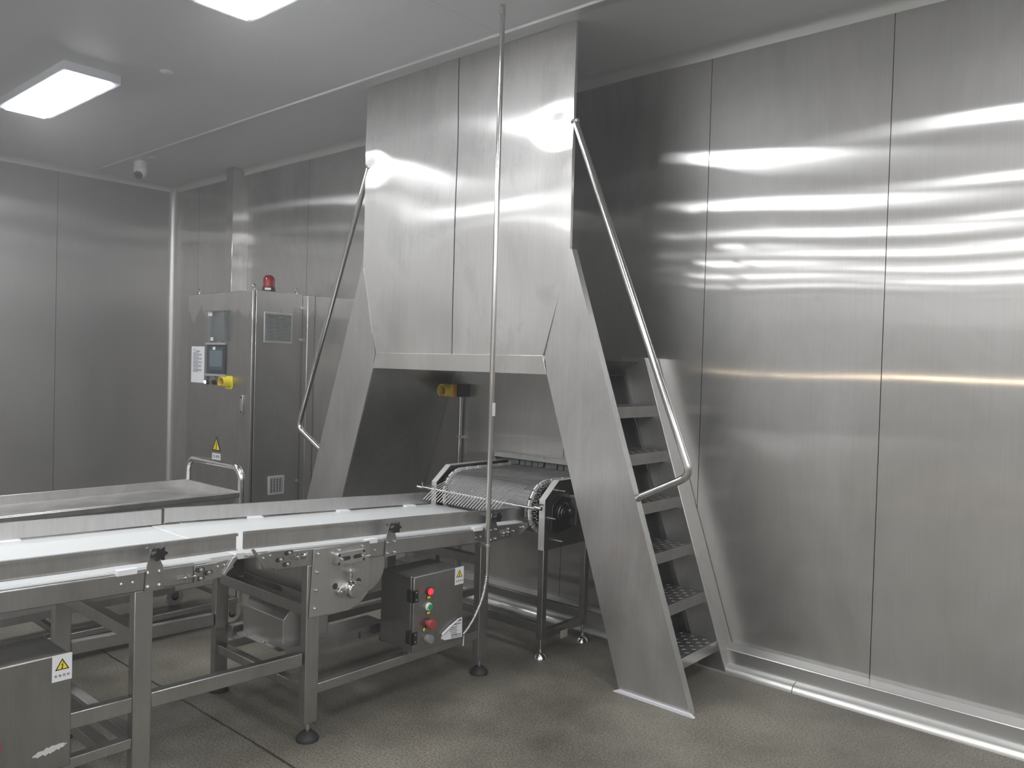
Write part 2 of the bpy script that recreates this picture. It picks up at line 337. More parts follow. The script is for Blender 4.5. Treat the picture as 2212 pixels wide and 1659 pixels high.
# ------------------------------------------------------------------ ceiling lights
def make_light():
    t = thing('ceiling_light', '', 'ceiling light', (0, 0, H), 'LED ceiling panels')
    h = MB(); h.prism(rrect(-.59, .59, -.165, .165, .012, 2), (0, 0, 0), X, Y, Z, -.052, 0)
    h.build('housing', M_house, t).location = (0, 0, 0)
    d = MB(); d.box(-.550, .550, -.121, .121, -.064, -.0525); dm = d.build('diffuser', M_led, t, smooth=False).data; dm.materials.append(M_house)
    for q in dm.polygons: q.material_index = 1 if abs(q.normal.z) > .5 and q.center.z > -H - .055 else 0
    for c in t.children:
        for v in c.data.vertices: v.co.z += H     # geometry was written relative to the ceiling
    return t
lamp0 = make_light(); first = True
LX = [-5.685 + 2.635*i for i in range(5)]; LY = [1.967 - 1.86*k for k in range(6)]
for i, lx in enumerate(LX):
    for k, ly in enumerate(LY):
        t = lamp0 if first else copy_tree(lamp0); first = False
        t.location = (lx, ly, H)
        if k == 0 and i == 0: t['label'] = 'lit white ceiling light seen whole at the far upper left'
        elif k == 0 and i == 1: t['label'] = 'lit white ceiling light cut by the top edge, nearer of the two'
        else: t['label'] = 'lit white ceiling light further back in the room, outside the picture'
for nm, x, y, lb in (('ceiling_disc', -4.787, 2.262, 'white round ceiling cap between the two lit ceiling lights'), ('ceiling_disc', -6.914, 3.147, 'white round ceiling cap beside the dome camera')):
    tag(MB().lathe([(.038, 0), (.038, -.004), (.03, -.009), (.0001, -.009)], (x, y, H), Z, 28).build(nm, M_plast), lb, 'ceiling cap', 'round ceiling caps')

# dome camera
t = thing('security_camera', 'white dome security camera hanging from the ceiling near the corner', 'camera', (-7.16, 3.17, H))
c = Vector((-7.16, 3.17, H))
MB().lathe([(.052, 0), (.052, -.05), (.050, -.055), (.0001, -.055)], c, Z, 28).build('mount', M_plast, t)
MB().lathe([(.054, -.057), (.056, -.062), (.053, -.10), (.045, -.125), (.028, -.140), (.0001, -.143)], c, Z, 28).build('housing', M_plast, t, ang=50)
ld = Vector((.45, -.62, -.64)).normalized(); lc = c + Vector((0, 0, -.100))
MB().lathe([(.036, .028), (.036, .050), (.033, .053), (.0001, .053)], lc, ld, 24).build('lens_ring', mat('lens_grey', (.10, .10, .11), .3), t)
MB().lathe([(.014, .052), (.011, .057), (.0001, .058)], lc, ld, 16).build('lens', M_screen, t)

# ------------------------------------------------------------------ control cabinet
cx0, cx1, cyf, cyb, cz = -6.615, -5.600, 3.355, 3.80, 2.035
t = thing('control_cabinet', 'tall grey steel control cabinet with touch screen and red beacon', 'cabinet', ((cx0+cx1)/2, 3.58, 0))
CAB = t
MB().box(cx0+.004, cx1, cyf+.028, cyb, .10, cz).build('body', M_cab, t, bevel=.004)
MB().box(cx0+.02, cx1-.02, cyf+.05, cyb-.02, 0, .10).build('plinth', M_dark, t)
MB().box(cx0+.04, cx1+.075, cyb, YW, .1, cz-.01).build('back_frame', M_cab, t, bevel=.006)
door = MB().box(cx0, cx1-.004, cyf, cyf+.022, .115, cz-.004).build('door', M_cab, t, bevel=.005)
hd = MB(); hd.prism(rrect(-5.738, -5.700, 1.07, 1.215, .006), (0, cyf, 0), X, Z, -Y, 0, .014); hd.build('handle', M_rail, door, bevel=.002)
for z in (1.085, 1.20): MB().lathe([(.009, .014), (.009, .016), (.0001, .016)], (-5.719, cyf, z), -Y, 14).build('handle_lock', M_black, door)
# touch screen, raised clear cover, notice
pn = MB().prism(rrect(-6.262, -5.978, 1.372, 1.605, .008), (0, cyf, 0), X, Z, -Y, 0, .012).build('touch_screen', mat('screen_bezel', (.035, .042, .046), .4), t)
MB().box(-6.235, -6.005, cyf-.0135, cyf-.012, 1.402, 1.582).build('display', M_screen, pn)
MB().box(-6.215, -6.02, cyf-.0142, cyf-.0135, 1.43, 1.56).build('display_area', mat('display_grey', (.13, .17, .20), .2), pn)
MB().box(-6.165, -6.125, cyf-.0158, cyf-.0142, 1.565, 1.59).build('sticker', M_sign, pn)
M_fg = mat('frame_grey', (.34, .35, .36), .35)
for z_ in (1.606, 1.352): MB().box(-6.282, -5.975, cyf-.02, cyf, z_, z_+.018).build('screen_frame', M_fg, t, bevel=.002)
cvr = MB(); o0 = Vector((.035, cyf, 1.636)); vv = Vector((0, -.04, 1)).normalized(); nn = Vector((0, -1, -.04)).normalized()
cvr.prism([(-6.288, 0), (-5.985, 0), (-5.985, .245), (-6.288, .245)], o0, X, vv, nn, .010, .013)
cvr.prism([(-6.288, 0), (-6.284, 0), (-6.284, .245), (-6.288, .245)], o0, X, vv, nn, .013, .032); cvr.prism([(-5.989, 0), (-5.985, 0), (-5.985, .245), (-5.989, .245)], o0, X, vv, nn, .013, .032); cvr.prism([(-6.288, .241), (-5.985, .241), (-5.985, .245), (-6.288, .245)], o0, X, vv, nn, .013, .032)
cv_o = cvr.build('clear_cover', M_clear, t)
for a0, a1, b0, b1 in ((-6.272, -6.205, .205, .240), (-6.24, -6.195, .004, .032)): MB().prism([(a0, b0), (a1, b0), (a1, b1), (a0, b1)], o0, X, vv, nn, .014, .015).build('cover_sticker', M_sign, cv_o)
for x in (-6.225, -6.06): MB().cyl((x-.018, cyf-.012, 1.63), (x+.018, cyf-.012, 1.63), .007, 10).build('cover_hinge', M_rail, t)
MB().lathe([(.008, 0), (.008, .014), (.0001, .016)], (-6.135, cyf, 1.342), -Y, 12).build('cover_catch', M_rail, t)
pp = MB().box(-6.542, -6.325, cyf-.0015, cyf, 1.290, 1.592).build('paper_notice', M_paper, t)
tx = MB(); rt = random.Random(5)
def words(mb, x0, x1, z, y, hgt):
    x = x0
    while x < x1:
        w = rt.uniform(.006, .014); mb.box(x, min(x+w, x1), y-.0006, y, z-hgt/2, z+hgt/2); x += w + .0028
words(tx, -6.505, -6.48, 1.565, cyf-.0015, .005); words(tx, -6.468, -6.40, 1.552, cyf-.0015, .006)
for k in range(16): words(tx, -6.512, -6.512 + (.145 if k % 3 else .09), 1.538 - .0105*k, cyf-.0015, .0042)
tx.build('notice_text', M_ink, pp, smooth=False)
# pilot lamp, selector, guarded stop button
pl_ = MB().lathe([(.019, 0), (.019, .012), (.016, .012), (.016, .022), (.0001, .022)], (-6.262, cyf, 1.30), -Y, 20).build('pilot_lamp', M_black, t)
MB().lathe([(.0145, .022), (.013, .030), (.0001, .031)], (-6.262, cyf, 1.30), -Y, 20).build('lamp_lens', M_whitelit, pl_)
MB().box(-6.272, -6.250, cyf-.004, cyf, 1.326, 1.344).build('lamp_tag', M_black, t)
sb = MB().lathe([(.021, 0), (.021, .014), (.017, .014), (.015, .030), (.0001, .030)], (-6.145, cyf, 1.302), -Y, 20).build('selector_switch', mat('switch_maroon', (.05, .012, .016), .35), t)
MB().box(-6.155, -6.128, cyf-.004, cyf, 1.33, 1.348).build('switch_tag', mat('tag_yellow', (.5, .42, .1), .5), t)
sh = MB(); n_ = 14; pr = arc((-5.925, 1.306), .048, -35, 215, n_); pi_ = arc((-5.925, 1.306), .042, 215, -35, n_)
sh.prism(pr + pi_, (0, cyf, 0), X, Z, -Y, .0, .072); es = sh.build('stop_button_guard', M_yel, t, ang=40)
MB().prism(rrect(-5.98, -5.87, 1.255, 1.36, .02), (0, cyf, 0), X, Z, -Y, 0, .004).build('guard_plate', M_yel, es)
MB().lathe([(.013, .004), (.013, .028), (.026, .030), (.028, .040), (.02, .048), (.0001, .05)], (-5.925, cyf, 1.306), -Y, 20).build('stop_button', M_red, es)
warning_sign(t, (-6.10, cyf, .79), X, Z, -Y, .135, .235, '当心触电', plate=False, tri_y=.06, tsize=.21, tri=1.0, ty=-.385)
# side face: louvred vent, filter grille, hinges
lv = MB().box(cx1, cx1+.006, 3.452, 3.706, 1.632, 1.872).build('louvre_vent', M_trim, t, bevel=.002)
MB().box(cx1+.006, cx1+.0065, 3.462, 3.696, 1.645, 1.862).build('vent_backing', M_gap, lv)
ls = MB()
for k in range(20):
    z = 1.648 + .0108*k; ls.prism([(.0065, z+.004), (.015, z-.001), (.015, z+.002), (.0065, z+.0065)], (cx1, 3.462, 0), X, Z, Y, 0, .234)
ls.build('slats', M_trim, lv, smooth=False)
fg = MB().prism(rrect(3.518, 3.662, .432, .580, .008), (cx1, 0, 0), Y, Z, X, 0, .010).build('filter_grille', M_trim, t, bevel=.002)
MB().box(cx1+.010, cx1+.0105, 3.535, 3.645, .449, .563).build('grille_opening', M_gap, fg)
gb = MB()
for k in range(9): gb.box(cx1+.0105, cx1+.013, 3.535, 3.645, .455+.0125*k, .459+.0125*k)
for k in range(4): gb.box(cx1+.0105, cx1+.014, 3.555+.026*k, 3.559+.026*k, .449, .563)
gb.build('grille_bars', M_trim, fg, smooth=False)
for z in (1.925, 1.665, .52): MB().prism(rrect(3.775, 3.80, z-.014, z+.014, .008), (cx1, 0, 0), Y, Z, X, 0, .012).build('hinge', M_pol, t)
for x, y in ((cx1-.03, 3.384), (cx1-.03, 3.768), (cx0+.10, 3.40)):
    e = MB(); e.torus((x, y, cz+.028), X if x > -6 else Y, .014, .0045); e.cyl((x, y, cz), (x, y, cz+.016), .007, 10); e.build('lifting_eye', M_pol, t)
bx, by = -5.665, 3.53
wb = MB().lathe([(.052, 0), (.052, .012), (.049, .034), (.046, .036), (.0001, .036)], (bx, by, cz), Z, 28).build('warning_beacon', mat('beacon_base', (.035, .012, .014), .35), t)
MB().lathe([(.046, .036), (.046, .085), (.043, .105), (.033, .121), (.017, .130), (.0001, .132)], (bx, by, cz), Z, 28).build('beacon_dome', M_lens, wb, ang=60)
MB().lathe([(.020, .037), (.020, .098), (.0001, .100)], (bx, by, cz), Z, 16).build('beacon_reflector', mat('reflector', (.75, .25, .25), .25, .6), wb)
d_ = Vector((.78, -.62, 0)).normalized(); s_ = Vector((.62, .78, 0)).normalized(); b0 = Vector((bx, by, cz))
MB().prism([(-.024, .010), (.022, .010), (.022, .026), (-.024, .026)], b0, s_, Z, d_, .049, .0525).build('beacon_label', M_sign, wb)
mb = MB(); mb.prism([(0, 0), (.045, .0), (.0, .075)], (cx0-.035, 3.45, .655), X, -Z, Y, 0, .004); mb.box(cx0-.045, cx0+.004, 3.45, 3.47, .655, .665); mb.build('side_bracket', M_cab, t)

# ------------------------------------------------------------------ stair bridge with its tall front guard
SX = -3.219                                     # its middle
def mir(x): return 2*SX - x
t = thing('stair_bridge', 'steel step-over bridge with tall front guard panel and steep stairs both sides', 'stairs', (SX, 3.5, 0)); BR = t
def hood_y(x, z):
    d = .0045*math.sin(3.3*x + 1.0)*math.sin(2.6*z + .6) + .0026*math.sin(6.1*z - 3.2*x) + .0012*math.sin(10*z + 4.1*x)
    d += .010*math.exp(-(((x+2.50)/.14)**2 + ((z-2.70)/.10)**2)) + .008*math.exp(-(((x+3.96)/.10)**2 + ((z-2.69)/.08)**2))
    return 3.17 + d
def half(z):   # half width of the panel at height z
    if z > 2.08: return .806
    return .806 - (2.08-z)/(2.08-1.56)*(.806-.655)
for nm, s0, s1 in (('guard_panel', -1, -.004/.8), ('guard_panel', .004/.8, 1)):
    mb = MB()
    zs = [1.56 + (3.2-1.56)*j/60 for j in range(61)]; nu = 22
    def fn(u, v):
        z = 1.56 + 1.64*v; s = s0 + (s1-s0)*u; x = SX - .008 + half(z)*s
        return (x, hood_y(x, z), z)
    mb.grid(fn, nu, 60)
    mb.grid(lambda u, v: (fn(u, v)[0], 3.188, fn(u, v)[2]), 1, 60)
    for e in (0, 1): mb.grid(lambda u, v: (fn(e, v)[0], fn(e, v)[1]*(1-u) + 3.188*u, fn(e, v)[2]), 1, 60)
    mb.build(nm, M_hood, t, ang=40)
jm = MB().box(SX-.013, SX-.003, 3.176, 3.188, 1.56, 3.2).build('panel_joint', M_gap, t)
# fascia and platform
MB().prism([(-.683, 1.465), (.683, 1.465), (.655, 1.56), (-.655, 1.56)], (SX, 0, 0), X, Z, Y, 3.160, 3.17+.02).build('fascia', M_hood, t, bevel=.002)
MB().prism([(-.70, 1.468), (.70, 1.468), (.86, 1.545), (-.86, 1.545)], (SX, 0, 0), X, Z, Y, 3.19, 3.865).build('platform', M_dark, t)
plate = [(-1.678, 0), (-2.403, 2.085), (-2.416, 2.085), (-2.552, 1.56), (-2.536, 1.465), (-2.046, 0)]
def stair(m):
    f = (lambda x: x) if not m else mir
    P = lambda pts: [(f(a), b) for a, b in pts]
    s = MB().prism(P(plate), (0, 0, 0), X, Z, Y, 3.163, 3.169).build('stringer_plate', M_sheet, t)
    fl = MB(); fl.prism(P([(-1.678, 0), (-2.403, 2.085), (-2.4065, 2.085), (-1.6815, 0)]), (0, 0, 0), X, Z, Y, 3.169, 3.205); fl.build('plate_flange', M_sheet, s)
    MB().prism(P([(-1.655, 0), (-1.675, .012), (-2.05, .012), (-2.075, 0)]), (0, 0, 0), X, Z, Y, 3.148, 3.165).build('sealant_bead', M_sealant, s)
    MB().prism(P([(-1.792, 0), (-2.322, 1.57), (-2.475, 1.57), (-1.945, 0)]), (0, 0, 0), X, Z, Y, 3.735, 3.868).build('wall_stringer', M_sheet, t, bevel=.004)
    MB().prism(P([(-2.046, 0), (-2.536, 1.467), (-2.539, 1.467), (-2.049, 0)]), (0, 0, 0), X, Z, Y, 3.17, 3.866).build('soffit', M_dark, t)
    for k in range(6):
        z = .155 + .2315*k; x = -1.846 - .0826*k; mb = MB()
        def bx_(a0, a1, y0, y1, z0, z1): a, b = sorted((f(a0), f(a1))); mb.box(a, b, y0, y1, z0, z1)
        bx_(x-.205, x, 3.205, 3.735, z-.004, z); bx_(x-.004, x, 3.205, 3.735, z-.028, z-.004); bx_(x-.020, x-.006, 3.205, 3.735, z-.058, z-.028); bx_(x-.205, x-.201, 3.205, 3.735, z-.04, z-.004)
        for i in range(6):          # raised lozenges of the chequer plate
            for j in range(15):
                a, b, sgn = x-.02-.034*i, 3.225+.034*j, 1 if (i+j) % 2 else -1
                d1 = Vector((1, sgn, 0)).normalized()*.013; d2 = Vector((-sgn, 1, 0)).normalized()*.0035; c0 = Vector((f(a), b, z))
                mb.add([c0+d1, c0+d2, c0-d1, c0-d2, c0+Z*.0022+d1*.4, c0+Z*.0022-d1*.4], [(0, 1, 4), (1, 2, 5, 4), (2, 3, 5), (3, 0, 4, 5)])
        mb.build('tread', M_frame, t, smooth=False)
    hy = 3.186; a, b, c = Vector((f(-2.424), hy, 2.715)), Vector((f(-1.727), hy, 1.043)), Vector((f(-1.995), hy, .910))
    d1, d2 = (a-b).normalized(), (c-b).normalized(); r = .055; path = [a, b + d1*r]
    for i in range(1, 6): u = i/6; path.append((b+d1*r)*(1-u)**2 + b*2*u*(1-u) + (b+d2*r)*u*u)
    path += [b + d2*r, c]
    h = MB().tube(path, .0175, 16).build('handrail', M_pol, t, ang=60)
    MB().lathe([(.021, -.004), (.023, .004), (.019, .014)], a, (1 if not m else -1, 0, -2.4), 18).build('weld_collar', M_sheet, h)
stair(False); stair(True)

# ------------------------------------------------------------------ emergency stop post on the back wall
t = thing('emergency_stop_station', 'yellow and orange emergency stop box on a thin post against the wall', 'emergency stop', (-3.845, 3.84, .0))
MB().cyl((-3.815, 3.845, .0), (-3.815, 3.845, 1.30), .0125, 14).build('post', M_pol, t)
for z in (1.02, .45): MB().box(-3.835, -3.790, 3.835, YW, z-.008, z+.008).build('clamp', M_rail, t)
MB().box(-3.842, -3.765, 3.80, 3.865, 1.288, 1.372).build('back_box', M_black, t, bevel=.003)
e_ = MB().box(-3.885, -3.805, 3.755, 3.80, 1.288, 1.372).build('front_box', M_orange, t, bevel=.004)
bxc = Vector((-3.85, 3.755, 1.33)); g = MB(); g.prism(arc((0, 0), .042, -60, 240, 16) + arc((0, 0), .037, 240, -60, 16), bxc, X, Z, -Y, 0, .055); g.build('shroud', M_yel, t, ang=40)
MB().lathe([(.012, 0), (.012, .018), (.024, .020), (.026, .030), (.0001, .036)], bxc, -Y, 20).build('stop_button', M_red, t)

# ------------------------------------------------------------------ hood and strip curtain at the oven mouth
t = thing('strip_curtain', 'dark strip curtain hanging under a small steel hood at the wall opening', 'curtain', (-2.97, YW, .90))
hb = MB().prism([(0, .960), (.060, .958), (.075, .928), (.072, .926), (.058, .950), (0, .952)], (-3.455, YW, 0), -Y, Z, X, 0, 1.02).build('hood', M_sheet, t, bevel=.001)
hs = MB(); hs.prism([(0, .952), (.058, .952), (.072, .928), (0, .86)], (-3.455, YW, 0), -Y, Z, X, 0, .003); hs.prism([(0, .952), (.058, .952), (.072, .928), (0, .86)], (-2.438, YW, 0), -Y, Z, X, 0, .003); hs.build('hood_cheek', M_sheet, t)
for x in (-3.43, -3.24, -3.05, -2.84): bolt(t, (x, YW-.062, .953), '-Y', .7)
for k in range(17):
    x = -3.36 + .05*k; l = .041 if k != 9 else .043
    MB().prism([(x, .93), (x+.046, .93), (x+.046 - .004*(k % 3), .93-l + .006*(k % 2)), (x+.002, .93-l)], (0, YW-.045 - .004*(k % 2), 0), X, Z, Y, 0, .003).build('strip', M_strip, t)

# ------------------------------------------------------------------ oven mesh conveyor
t = thing('mesh_belt_conveyor', 'wire mesh belt conveyor with white side chains coming out of the wall', 'conveyor', (-3.0, 3.45, 0)); MC = t
prof = [(3.215, .563), (3.215, .822), (3.325, .912), (3.868, .912), (3.868, .563)]
for nm, xa, xb, fl in (('side_plate', -2.562, -2.566, -1), ('side_plate', -3.405, -3.401, 1)):
    s = MB().prism(prof, (0, 0, 0), Y, Z, X, min(xa, xb), max(xa, xb)).build(nm, M_boxs, t)
    f_ = MB(); w = .038*fl; a, b = sorted((xa, xa+w))
    f_.prism([(3.213, .563), (3.213, .823), (3.217, .8215), (3.217, .563)], (0, 0, 0), Y, Z, X, a, b); f_.prism([(3.213, .823), (3.324, .914), (3.327, .910), (3.217, .8215)], (0, 0, 0), Y, Z, X, a, b)
    f_.prism([(3.324, .914), (3.868, .914), (3.868, .910), (3.327, .910)], (0, 0, 0), Y, Z, X, a, b); f_.build('front_flange', M_flange, s)
# belt loop
SR, sy, sz = .135, 3.385, .750
loop = [(4.9, .885)] + [(3.40 + 1.5*(1-i/30), .885) for i in range(1, 30)] + [(sy + SR*math.cos(math.radians(a)), sz + SR*math.sin(math.radians(a))) for a in range(90, 271, 9)] + [(3.86, .615)]
loop = [p for p in loop if p[0] < 4.9]
mb = MB(); n = len(loop)
mb.add([(x, p[0], p[1]-.004) for p in loop for x in (-3.315, -2.715)], [(2*i, 2*i+1, 2*i+3, 2*i+2) for i in range(n-1)])
# resample for cross rods
def resample(path, step):
    out = []; acc = 0; last = path[0]; out.append(last)
    for a, b in zip(path[:-1], path[1:]):
        l = math.dist(a, b); d = step - acc
        while d <= l: out.append((a[0]+(b[0]-a[0])*d/l, a[1]+(b[1]-a[1])*d/l)); d += step
        acc = (acc + l) % step
    return out
front = [p for p in loop if p[0] < 3.95]
mb.build('wire_mesh', M_weave, t, ang=80)
rods = resample(front, .0245); rd = MB()
for y, z in rods: rd.tube([(-3.315, y, z), (-2.715, y, z)], .0017, 6)
rd.build('cross_rods', M_rail, t)
lk = resample(front, .048)
for xc in (-3.335, -2.695):
    ch = MB(); th = .0055; lp = MB()
    for i, (a, b) in enumerate(zip(lk[:-1], lk[1:])):
        d = Vector((0, b[0]-a[0], b[1]-a[1])); L_ = d.length; d.normalize(); nrm = d.cross(X)
        if nrm.dot(Vector((0, a[0]-sy-.3, a[1]-sz))) < 0: nrm = -nrm
        c0 = Vector((xc, (a[0]+b[0])/2, (a[1]+b[1])/2)); q = [(-.50, -.006), (-.46, .012), (.46, .012), (.50, -.006), (.38, -.018), (.20, -.007), (-.20, -.007), (-.38, -.018)]; c0 = c0 + X*(.0025 if i % 2 else -.0025) + nrm*(.002 if i % 2 else 0)
        ch.prism([(p*L_*.93, h) for p, h in q], c0, d, nrm, X, -th, th)
        for s in (-.27, .27): ch.cyl(c0 + d*s*L_ - X*.009, c0 + d*s*L_ + X*.009, .0042, 8)
        sgn = 1 if xc > -3 else -1
        if b[1] < .885 or a[0] < 3.42:
            for s in (-.25, .25):      # wire loops outside the chain
                e0 = c0 + d*s*L_ - nrm*.008; lp.tube([e0 + X*.010*sgn + d*.006, e0 + X*.034*sgn + d*.008, e0 + X*.042*sgn, e0 + X*.034*sgn - d*.008, e0 + X*.010*sgn - d*.006], .0016, 6)
    c_ = ch.build('side_chain', M_chain, t, ang=30); lp.build('wire_loops', M_rail, c_)
    MB().lathe([(.03, -.012), (.118, -.012), (.118, .012), (.03, .012)], (xc, sy, sz), X, 30).build('sprocket', M_black, t)
MB().cyl((-3.44, sy, sz), (-2.518, sy, sz), .016, 16).build('drive_shaft', M_boxs, t)
# bearing and guards on the near side plate
xb = -2.562
bo = MB(); bo.prism([(3.255, .66), (3.30, .64), (3.44, .66), (3.45, .81), (3.33, .835), (3.265, .79)], (xb, 0, 0), Y, Z, X, 0, .012)
be2 = bo.build('bearing_housing', M_black, t, bevel=.004)
MB().lathe([(.058, .012), (.058, .018), (.050, .021), (.048, .026), (.034, .027), (.032, .032), (.018, .032), (.018, .038), (.0001, .038)], (xb, 3.345, .745), X, 28).build('bearing_ring', mat('bearing_grey', (.12, .12, .12), .35, .9), be2)
MB().prism(rrect(3.415, 3.468, .668, .835, .012), (xb, 0, 0), Y, Z, X, .0, .050).build('guide_block', M_boxs, t, bevel=.002)
MB().prism(rrect(3.48, 3.53, .672, .83, .012), (xb, 0, 0), Y, Z, X, .0, .03).build('guide_block', M_boxs, t, bevel=.002)
for y, z in ((3.335, .86), (3.325, .60), (3.262, .725)): MB().tube([(xb, y, z), (xb+.035, y, z)], .005, 8).build('stud', M_pol, t)
# comb with its carrier rod
rx0, rx1, ry, rz = -3.40, -2.532, 3.12, .800
cr = MB().cyl((rx0, ry, rz), (rx1, ry, rz-.008), .0065, 12).build('transfer_comb', M_pol, t)
for x in (rx0, rx1): MB().cyl((x-.022, ry, rz-.002), (x+.022, ry, rz-.004), .0095, 12).build('rod_collar', M_rail, cr)
for x in (-3.385, -2.575): MB().cyl((x, ry-.004, rz), (x, 3.33, rz+.004), .0055, 10).build('comb_support', M_rail, cr)
MB().cyl((rx0+.02, ry, rz), (rx0+.02, ry-.004, rz+.028), .003, 8).build('lock_screw', M_rail, cr)
for k in range(25):
    x = -3.285 + .0222*k
    MB().tube([(x, 3.040, rz-.048), (x, 3.095, rz-.012), (x, ry, rz+.007), (x, 3.20, rz+.036), (x, 3.288, rz+.066)], .0024, 6).build('wire', M_flange, cr)
# support frame
for x in (-2.60, -3.40):
    for y in (3.235, 3.60):
        l = MB().box(x, x+.036, y-.018, y+.018, .10, .57).build('leg', M_boxs, t, bevel=.003)
        MB().cyl((x+.018, y, .03), (x+.018, y, .11), .0065, 10).build('leg_stem', M_pol, l)
        MB().lathe([(.034, 0), (.033, .006), (.024, .022), (.011, .030), (.010, .042), (.0001, .042)], (x+.018, y, 0), Z, 20).build('leg_foot', M_pol, l)
MB().box(-3.37, -2.60, 3.222, 3.25, .130, .178).build('front_rail', M_boxs, t, bevel=.002); MB().box(-3.37, -2.60, 3.587, 3.615, .130, .178).build('rear_rail', M_boxs, t, bevel=.002)
MB().box(-2.602, -2.57, 3.25, 3.585, .098, .142).build('side_rail', M_boxs, t, bevel=.002); MB().box(-3.40, -3.37, 3.25, 3.585, .098, .142).build('side_rail', M_boxs, t, bevel=.002)
MB().box(-2.566, -2.5635, 3.38, 3.44, .072, .112).build('label_tag', mat('tag_beige', (.45, .43, .36), .5), t)

# ------------------------------------------------------------------ belt conveyors
def tilt(k, y0): return lambda p: Vector((p.x, p.y, p.z - k*(p.y - y0)))
def c_guard(mb, x, y0, y1, zb, zt, out):
    """rolled-edge guide rail along y; out = +1 turns its lips towards +x"""
    o = out; pr = [(0, zb), (.010*o, zb), (.010*o, zb+.002), (.002*o, zb+.002), (.002*o, zt-.002), (.013*o, zt-.002), (.013*o, zt-.009), (.015*o, zt-.009), (.015*o, zt), (0, zt)]
    mb.prism([(x+a, b) for a, b in pr], (0, y0, 0), X, Z, Y, 0, y1-y0); return mb
def star_knob(parent, p):
    n = 48; pts = [((.0215 + .0045*math.cos(6*a))*math.cos(a), (.0215 + .0045*math.cos(6*a))*math.sin(a)) for a in [2*PI*i/n for i in range(n)]]
    k = MB().prism(pts, p, Y, Z, X, .010, .032).build('star_knob', M_black, parent, bevel=.002)
    MB().cyl(Vector(p) - X*.035, Vector(p) + X*.012, .006, 10).build('knob_stud', M_pol, k); return k
def knob_bracket(parent, y, zf, x=-2.640, hgt=.135):
    z0 = zf(y)
    pr = [(y-.030, z0-.052), (y+.030, z0-.052), (y+.030, z0+.020), (y+.022, z0+.045), (y+.004, z0+.075), (y-.012, z0+.075)]
    pr = [(y-.030, z0-.055), (y+.030, z0-.055), (y+.030, z0+.024), (y+.020, z0+.046), (y+.006, z0+.086), (y-.008, z0+.086), (y-.024, z0+.030)]
    b = MB().prism(pr, (x, 0, 0), Y, Z, X, 0, .004).build('rail_bracket', M_frame, parent)
    star_knob(b, (x+.004, y+.006, z0+.072))
    for dy in (-.019, .019):
        for dz in (-.040, .006): bolt(parent, (x+.004, y+dy, z0+dz), 'X', .9)
    return b
def foot(parent_leg, x, y, r=.045):
    MB().cyl((x, y, .035), (x, y, .075), .008, 10).build('foot_stem', M_pol, parent_leg)
    MB().lathe([(r, 0), (r, .010), (r*.93, .016), (r*.5, .034), (r*.36, .036), (.0001, .036)], (x, y, 0), Z, 26).build('foot', M_rubber, parent_leg)
def leg(parent, x0, y0, ztop, zbot=.07, w=.040, d=.062):
    l = MB().box(x0, x0+w, y0, y0+d, zbot, ztop).build('leg', M_frame, parent, bevel=.003)
    foot(l, x0+w/2, y0+d/2); return l
def slot_bolt(parent, p):
    x, y, z = p; MB().prism([(a*1.0, b) for a, b in arc((.010, 0), .0085, -90, 90, 6) + arc((-.010, 0), .0085, 90, 270, 6)], (x, y, z), Y, Z, X, 0, .0008).build('slot', M_gap, parent)
    bolt(parent, (x+.0008, y+.004, z), 'X', .95)
def tension_screw(parent, x, y, z, s):
    m = MB(); m.cyl((x+.010, y-.040, z), (x+.010, y+.030, z), .0042, 10); m.box(x, x+.018, y-.008, y-.003, z-.016, z+.016); m.box(x, x+.018, y+.026, y+.031, z-.016, z+.016)
    m.lathe([(.0085, 0), (.0085, .007)], (x+.010, y-.002 if s > 0 else y+.016, z), Y, 6); m.build('tension_screw', M_pol, parent)

# --- conveyor A (near, runs out of the picture on the left)
kA, yA = .028, 1.2; TA = tilt(kA, yA); zA = lambda y: .777 - kA*(y-yA)
t = thing('belt_conveyor', 'white belt conveyor running in from the left edge, nearest the camera', 'conveyor', (-3.0, .4, 0), 'white belt conveyors'); A = t
ya0, ya1 = -1.2, 1.5605
belt_prof = lambda x0, x1, y0, y1, zt, th=.028: (x0, x1, y0, y1, zt-th, zt)
MB(TA).prism([(ya0, .792)] + [(ya1-.007, .792)] + arc((ya1-.007, .785), .007, 80, -80, 6) + [(ya1-.012, .768), (ya0, .768)], (0, 0, 0), Y, Z, X, -3.365, -2.690).build('belt', M_white, t, ang=50)
MB(TA).box(-2.690, -2.664, ya0, 1.46, .782, .790).build('slide_strip', M_white, t)
for nm, a, b in (('side_beam', -2.664, -2.644), ('side_beam', -3.40, -3.38)):
    s = MB(TA).box(a, b, ya0, 1.385, .7245, .790).build(nm, M_frame, t, bevel=.004)
MB(TA).prism([(1.378, .726), (1.378, .785), (1.455, .785), (1.50, .790), (1.524, .784), (1.526, .760), (1.486, .732), (1.43, .726)], (-2.642, 0, 0), Y, Z, X, 0, .005).build('end_plate', M_frame, t, bevel=.001)
MB(TA).prism([(1.378, .726), (1.378, .785), (1.524, .784), (1.526, .760), (1.486, .732)], (-3.40, 0, 0), Y, Z, X, 0, .005).build('end_plate', M_frame, t)
MB(TA).prism([(1.490, .735), (1.482, .742), (1.520, .797), (1.534, .800), (1.538, .792)], (-2.636, 0, 0), Y, Z, X, 0, .006).build('nose_arm', M_rail, t, bevel=.001)
c_guard(MB(TA), -2.684, ya0, 1.560, .811, .872, 1).build('guide_rail', M_rail, t); c_guard(MB(TA), -3.352, ya0, 1.60, .800, .862, -1).build('guide_rail', M_rail, t)
knob_bracket(t, 1.237, zA)
